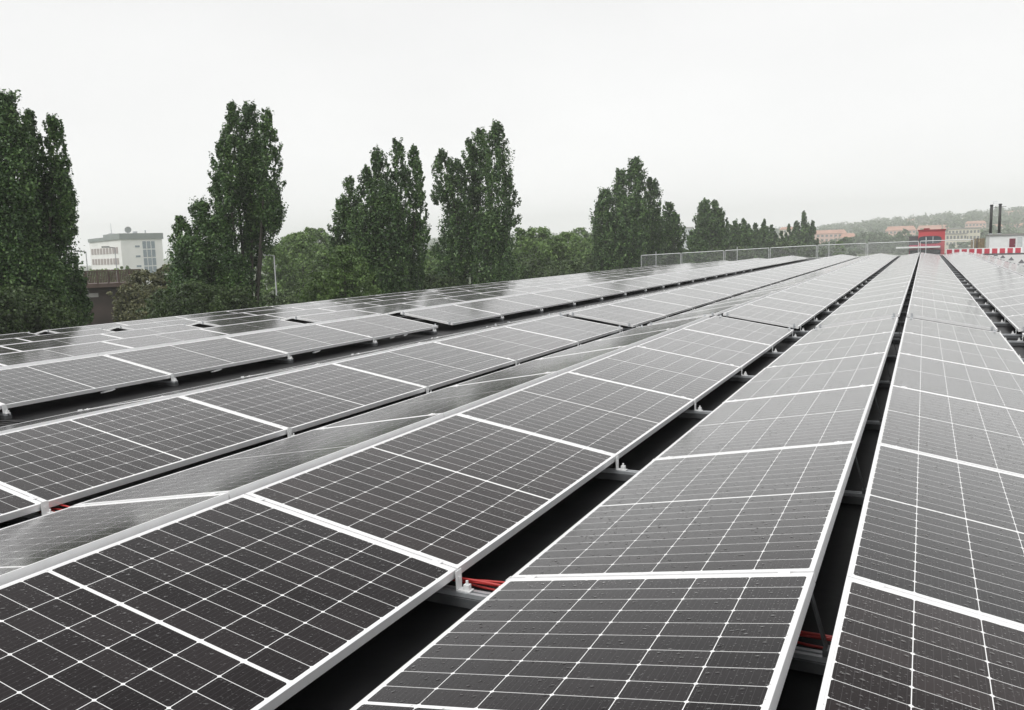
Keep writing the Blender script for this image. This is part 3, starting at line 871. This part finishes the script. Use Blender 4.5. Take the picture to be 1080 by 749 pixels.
bush('low dark bush below the short dense poplar', 36, [(205, 295, 352, 34), (245, 300, 348, 30), (175, 305, 352, 24)], 60, M['dark_leaf'], 'hedge_bush', 'bush', 1.1)
bush('low bush below the round trees behind the lamp post', 50, [(312, 303, 345, 30), (283, 310, 345, 20)], 61, M['dark_leaf'], 'hedge_bush', 'bush', 1.1)
bush('low bush under the gap right of the five-pointed poplar', 52, [(450, 285, 330, 28), (470, 292, 328, 24), (425, 290, 332, 24)], 62, M['dark_leaf'], 'hedge_bush', 'bush', 1.1)
bush('low bush under the dome-shaped green tree', 66, [(560, 272, 318, 34), (600, 272, 314, 34), (530, 278, 320, 26)], 63, M['dark_leaf'], 'hedge_bush', 'bush', 1.1)
bush('low bush below the fence start', 98, [(700, 262, 300, 30), (660, 266, 300, 34), (630, 268, 302, 24)], 64, M['dark_leaf'], 'hedge_bush', 'bush', 1.2)
bush('low hedge bush beneath the forked poplar', 120, [(745, 258, 290, 26), (775, 258, 288, 26), (720, 262, 290, 22)], 65, M['dark_leaf'], 'hedge_bush', 'bush', 1.3)
bush('low hedge bush beneath the small pointed poplars', 160, [(805, 254, 285, 26), (830, 254, 282, 22), (850, 256, 280, 20)], 66, M['dark_leaf'], 'hedge_bush', 'bush', 1.3)
bush('hazy round tree right of the last poplar', 300, [(875, 253, 280, 22), (893, 250, 280, 14), (860, 258, 280, 12)], 67, M['far_leaf'])
bush('dark little tree behind the fence right of the last poplar', 200, [(886, 252, 275, 6), (883, 256, 275, 5)], 68)
bush('hazy broad tree group left of the red building', 480, [(920, 243, 275, 26), (940, 248, 275, 20), (900, 250, 275, 14)], 69, M['far_leaf'])
bush('hazy dark tree just left of the red building', 440, [(955, 243, 275, 13), (963, 250, 275, 9)], 70, M['far_leaf'])
bush('hazy tree cluster right of the red building', 400, [(1018, 254, 268, 12), (1030, 256, 268, 10), (1005, 257, 268, 8)], 71, M['far_leaf'])

# ------------------------------------------------------------------ left background: footbridge, office, lamps
M['brown_steel'] = plain('brown_painted_steel', (0.085, 0.055, 0.045), 0.7, 0, 0.25, 2)
B0, B1 = at(55, 300, 60), at(150, 300, 60)
bw = np.linalg.norm((B1 - B0)[:2]); ba_ = math.atan2((B1 - B0)[1], (B1 - B0)[0])
r = thing('footbridge', 'brown footbridge with slatted railing behind the bronze bush', 'bridge', (B0[0], B0[1], GZ), (0, 0, ba_))
zt, zd, zbm = at(110, 285, 60)[2] - GZ, at(110, 299, 60)[2] - GZ, at(110, 303, 60)[2] - GZ
m = MB(); m.box(0, bw, -0.12, 2.6, zbm, zd); m.build('deck_beam', M['brown_steel'], r)
m = MB(); m.box(0, bw, -0.05, 0.05, zt - 0.08, zt); m.build('handrail', M['brown_steel'], r)
for i in range(9):
    m = MB(); x = 0.1 + i * (bw - 0.2) / 8; m.box(x - 0.05, x + 0.05, -0.045, 0.045, zd + 0.002, zt - 0.082); m.build('railing_post', M['brown_steel'], r)
m = MB()
nsl = 52
for i in range(nsl):
    x = 0.16 + i * (bw - 0.3) / nsl
    m.box(x, x + 0.07, -0.02, 0.02, zd + 0.05, zt - 0.09)
m.build('slat_panel', M['brown_steel'], r)
m = MB(); m.box(0.2, bw - 0.2, 0.25, 2.3, 0, zbm - 0.005); m.build('abutment_wall', plain('dark_brown_wall', (0.042, 0.030, 0.026), 0.8, 0, 0.6, 0.5), r)
m = MB(); xw = bw * 0.43; m.box(xw - 0.42, xw + 0.32, 0.21, 0.246, zbm - 0.62, zbm - 0.36); m.build('sign_plate', M['concrete'], r)

M['office_white'] = plain('white_render', (0.80, 0.80, 0.78), 0.7, 0, 0.05, 0.2)
M['office_roof'] = plain('grey_green_roof', (0.22, 0.25, 0.24), 0.6, 0, 0.1, 0.2)
M['pink_glass'] = plain('pinkish_blinds_window', (0.30, 0.25, 0.24), 0.4)
M['blue_glass'] = plain('blue_grey_glazing', (0.22, 0.27, 0.31), 0.3)
RO = 250.0
Pc = at(128.5, 270, RO)
avw = math.atan2(-Pc[0], Pc[1]); th = avw + math.radians(15)
r = thing('office_building', 'white office block with grey-green roof seen between the poplars', 'building', (Pc[0], Pc[1], GZ), (0, 0, th))
zw_ = at(128.5, 252.6, RO)[2] - GZ; zt_ = at(128.5, 246.2, RO)[2] - GZ
LX, LY = 10.9, 33.0
m = MB(); m.box(0, LX, 0, LY, 0, zw_); m.build('wall', M['office_white'], r)
m = MB()
m.box(-0.3, LX + 0.3, -0.3, 13.5, zw_ + 0.003, zt_); m.box(-0.3, LX + 0.3, 13.5, LY + 0.3, zw_ + 0.003, zw_ + 1.0); m.box(2, LX - 1, 14, LY - 8, zw_ + 1.003, zw_ + 2.0)
m.build('roof', M['office_roof'], r)
for fl, zz in enumerate((zw_ - 3.7, zw_ - 6.7, zw_ - 9.7)):
    for k in range(9):
        y0 = 3.2 + k * 3.25
        m = MB(); m.box(-0.12, -0.003, y0, y0 + 2.1, zz, zz + 1.7); m.build('window', M['pink_glass'], r)
for fl in range(4):
    for k in range(3):
        m = MB(); m.box(5.6 + k * 1.15, 6.5 + k * 1.15, -0.1, -0.003, zw_ - 2.6 - fl * 2.3, zw_ - 0.6 - fl * 2.3); m.build('window', M['blue_glass'], r)
for fl in range(3):
    m = MB(); m.box(3.6, 4.8, -0.08, -0.003, zw_ - 2.2 - fl * 2.7, zw_ - 1.7 - fl * 2.7); m.build('window', M['blue_glass'], r)
m = MB(); m.tube([(1.0, 12, zt_), (1.0, 12, zt_ + 3.2)], [0.12, 0.05], 6); m.box(0.2, 1.8, 11.5, 12.5, zt_ + 0.003, zt_ + 0.35); m.build('antenna', M['zinc'], r)
m = MB()
m.tube([(2.6, 2, zt_), (2.6, 2, zt_ + 0.8)], 0.1, 6); m.tube([(2.6, 1.6, zt_ + 1.0), (2.6, 2.0, zt_ + 1.1)], [0.9, 0.15], 14)
m.box(4.4, 5.4, 3, 4, zt_ + 0.003, zt_ + 0.6)
m.build('roof_dish', M['zinc'], r)
m = MB(); m.box(7.4, 7.7, 3, 3.3, zt_ + 0.003, zt_ + 0.9); m.build('vent_pipe', M['zinc'], r)

M['lamp'] = plain('grey_lamp_metal', (0.26, 0.27, 0.27), 0.5, 0.3)
for i, (u, v, R, arm, lab) in enumerate(((289, 269.5, 62, -0.55, 'slim grey street lamp right of the tall poplar'),
                                     (90.5, 265.5, 90, -0.7, 'street lamp at the left of the white office building'),
                                     (121, 261, 88, -0.75, 'darker street lamp in front of the white office building'))):
    P = at(u, v, R); hh = P[2] - GZ
    yaw_ = math.atan2(-P[0], P[1])
    r = thing('street_lamp', lab, 'street lamp', (P[0], P[1], GZ), (0, 0, yaw_), 'street lamps behind the roof')
    m = MB(); m.tube([(0, 0, 0), (0, 0, 1.2), (0, 0, hh)], [0.09, 0.06, 0.042], 8); m.build('pole', M['lamp'], r, True)
    m = MB(); m.tube([(0.0, 0, hh - 0.03), (arm * 0.6, 0, hh + 0.03)], 0.045, 6); m.build('arm', M['lamp'], r)
    m = MB(); m.box(arm * 1.5, arm * 0.6, -0.13, 0.13, hh - 0.01, hh + 0.13); m.build('lamp_head', M['lamp'], r)

# ------------------------------------------------------------------ hillside town in the haze
M['orange_roof'] = plain('orange_roof_tiles', (0.42, 0.23, 0.17), 0.8, 0, 0.15, 0.3)
M['cream_wall'] = plain('cream_render', (0.60, 0.56, 0.46), 0.8, 0, 0.08, 0.2)
M['pink_wall'] = plain('pink_render', (0.62, 0.42, 0.36), 0.8, 0, 0.08, 0.2)
M['grey_pane'] = plain('grey_window', (0.12, 0.13, 0.14), 0.3)
def town_house(label, u0, u1, v_eave, v_ridge, R, depth, wall, roof, flat=False, floors=2, nwin=6, cat='house', name='hillside_house', yaw_off=0.0):
    R = R * 1.5
    a, b = at(u0, v_eave, R), at(u1, v_eave, R)
    w = np.linalg.norm((b - a)[:2]); ang_ = math.atan2((b - a)[1], (b - a)[0]) + yaw_off
    zg = min(float(hill_z(a[0], a[1])), float(hill_z(b[0], b[1]))) - 1.0
    r = thing(name, label, cat, (a[0], a[1], zg), (0, 0, ang_), 'houses on the far hillside')
    he = (a[2] + b[2]) / 2 - zg
    hr = at((u0 + u1) / 2, v_ridge, R)[2] - zg
    m = MB(); m.box(0, w, 0, depth, 0, he); m.build('wall', M[wall], r)
    m = MB()
    if flat: m.box(-0.3, w + 0.3, -0.3, depth + 0.3, he + 0.01, max(hr, he + 0.3))
    else:
        o_ = 0.4
        y0, y1, ym = -o_, depth + o_, depth / 2
        he2 = he + 0.02
        m.quad((-o_, y0, he2), (w + o_, y0, he2), (w - 1.5, ym, hr), (1.5, ym, hr)); m.quad((w + o_, y1, he2), (-o_, y1, he2), (1.5, ym, hr), (w - 1.5, ym, hr))
        m.poly([(-o_, y1, he2), (-o_, y0, he2), (1.5, ym, hr)]); m.poly([(w + o_, y0, he2), (w + o_, y1, he2), (w - 1.5, ym, hr)])
        m.quad((-o_, y0, he2), (-o_, y1, he2), (w + o_, y1, he2), (w + o_, y0, he2))
    m.build('roof', M[roof], r)
    for fl in range(floors):
        for k in range(nwin):
            x = w * (k + 0.5) / nwin; z = he - 2.2 - fl * 3.0
            if z < 0.5: continue
            m = MB(); m.box(x - min(0.8, w / nwin * 0.28), x + min(0.8, w / nwin * 0.28), -0.08, -0.003, z, z + 1.4); m.build('window', M['grey_pane'], r)
    return r
town_house('long orange roofed house behind the last poplar', 856, 893, 246.5, 242.5, 430, 14, 'pink_wall', 'orange_roof', nwin=8)
town_house('orange roofed house with pale gable left of the hazy trees', 886, 903, 250.5, 246, 400, 12, 'cream_wall', 'orange_roof', nwin=4)
town_house('long orange roofed terrace above the red building', 934, 966, 243, 238.5, 480, 14, 'pink_wall', 'orange_roof', nwin=8)
town_house('orange roofed terrace right of the long one above the red building', 967, 1001, 242, 237.5, 500, 14, 'pink_wall', 'orange_roof', nwin=8)
town_house('big beige apartment block with rows of windows left of the flues', 1000, 1034, 241.5, 240.2, 330, 14, 'cream_wall', 'concrete', True, 4, 9, 'apartment block', 'apartment_block')
town_house('lower beige block just left of the plant room', 994, 1020, 247, 246, 300, 12, 'cream_wall', 'concrete', True, 3, 7, 'apartment block', 'apartment_block')
town_house('small white house low between the hazy trees', 890, 897, 252, 249.5, 350, 8, 'office_white', 'orange_roof', nwin=2)
town_house('pale blue-grey block in the gap right of the narrow poplar', 719, 731, 241, 239.5, 330, 14, 'pale_blue', 'concrete', True, 4, 4, 'apartment block', 'apartment_block')
town_house('pale yellow block high on the hill left of the flues', 1015, 1040, 229, 227, 720, 14, 'cream_wall', 'concrete', True, 2, 7, 'apartment block', 'apartment_block')
town_house('pinkish block on the hill top right of the flues', 1058, 1076, 225, 222.3, 760, 14, 'pink_wall', 'orange_roof', False, 3, 6)
town_house('pinkish roofed house on the skyline at the right edge', 1070, 1095, 224, 221.5, 800, 14, 'pink_wall', 'orange_roof', False, 2, 6)
town_house('pink house on the skyline above the red building', 955, 970, 233, 230.5, 850, 12, 'pink_wall', 'orange_roof', nwin=5)
town_house('pale pink house on the skyline left of the flues', 982, 998, 231, 228.5, 850, 12, 'pink_wall', 'orange_roof', nwin=5)
town_house('orange house among trees above the terrace', 1003, 1014, 232.5, 230, 780, 12, 'cream_wall', 'orange_roof', nwin=4)
town_house('orange roofed house hidden among the small pointed poplars', 822, 842, 242, 239.3, 420, 12, 'cream_wall', 'orange_roof', nwin=5)

town_house('wide pale block halfway up the hill over the red building', 972, 990, 236, 234.2, 620, 12, 'cream_wall', 'concrete', True, 2, 6, 'apartment block', 'apartment_block')
town_house('pinkish terrace on the slope just left of the flues', 1018, 1040, 235.5, 233, 560, 12, 'pink_wall', 'orange_roof', nwin=6)
town_house('small pale house on the slope between the two flues and the screen', 1045, 1058, 239, 236.5, 520, 10, 'cream_wall', 'orange_roof', nwin=3)
town_house('pale house row low on the slope at the right edge', 1060, 1082, 238, 235.5, 540, 10, 'pink_wall', 'orange_roof', nwin=6)
town_house('faint pink house on the left skyline over the orange roofs', 925, 938, 236.5, 234.2, 820, 12, 'pink_wall', 'orange_roof', nwin=4)
g = np.random.default_rng(99)
pts = []
for _ in range(1900):
    a = math.radians(g.uniform(-48, 9)); R_ = 430 + 960 * g.random() ** 0.7
    x, y = R_ * math.sin(a), R_ * math.cos(a)
    hgt = g.uniform(6, 12); rad = hgt * g.uniform(0.4, 0.7)
    zc = float(hill_z(x, y)) + hgt * 0.5
    if 560 < R_ < 830 and g.random() < 0.75: continue
    p = g.normal(size=(70, 3)); p /= np.linalg.norm(p, axis=1)[:, None]; p = p * g.random((70, 1)) ** 0.4 * np.array([rad, rad, hgt * 0.5])
    pts.append(p + np.array([x, y, zc]))
tag(link('woods', leaf_mesh('woods', np.concatenate(pts), 2.3, M['far_leaf'], 0.4, 5)), 'hazy wooded hillside along the horizon', 'woods', kind='stuff')

# ------------------------------------------------------------------ rainy air
m = MB(); m.box(-1500, 900, -350, 1750, GZ - 1.5, 72.0)
hz = bpy.data.materials.new('rainy_haze'); hz.use_nodes = True
hn, hl = hz.node_tree.nodes, hz.node_tree.links
hn.clear()
ho = hn.new("ShaderNodeOutputMaterial"); hv = hn.new("ShaderNodeVolumePrincipled")
hv.inputs["Color"].default_value = (0.97, 0.98, 0.98, 1)
hv.inputs["Density"].default_value = HAZE
hv.inputs["Anisotropy"].default_value = 0.0
hl.new(hv.outputs[0], ho.inputs["Volume"])
tag(m.build('haze', hz), 'thin rainy haze over the whole place', 'haze', kind='stuff')
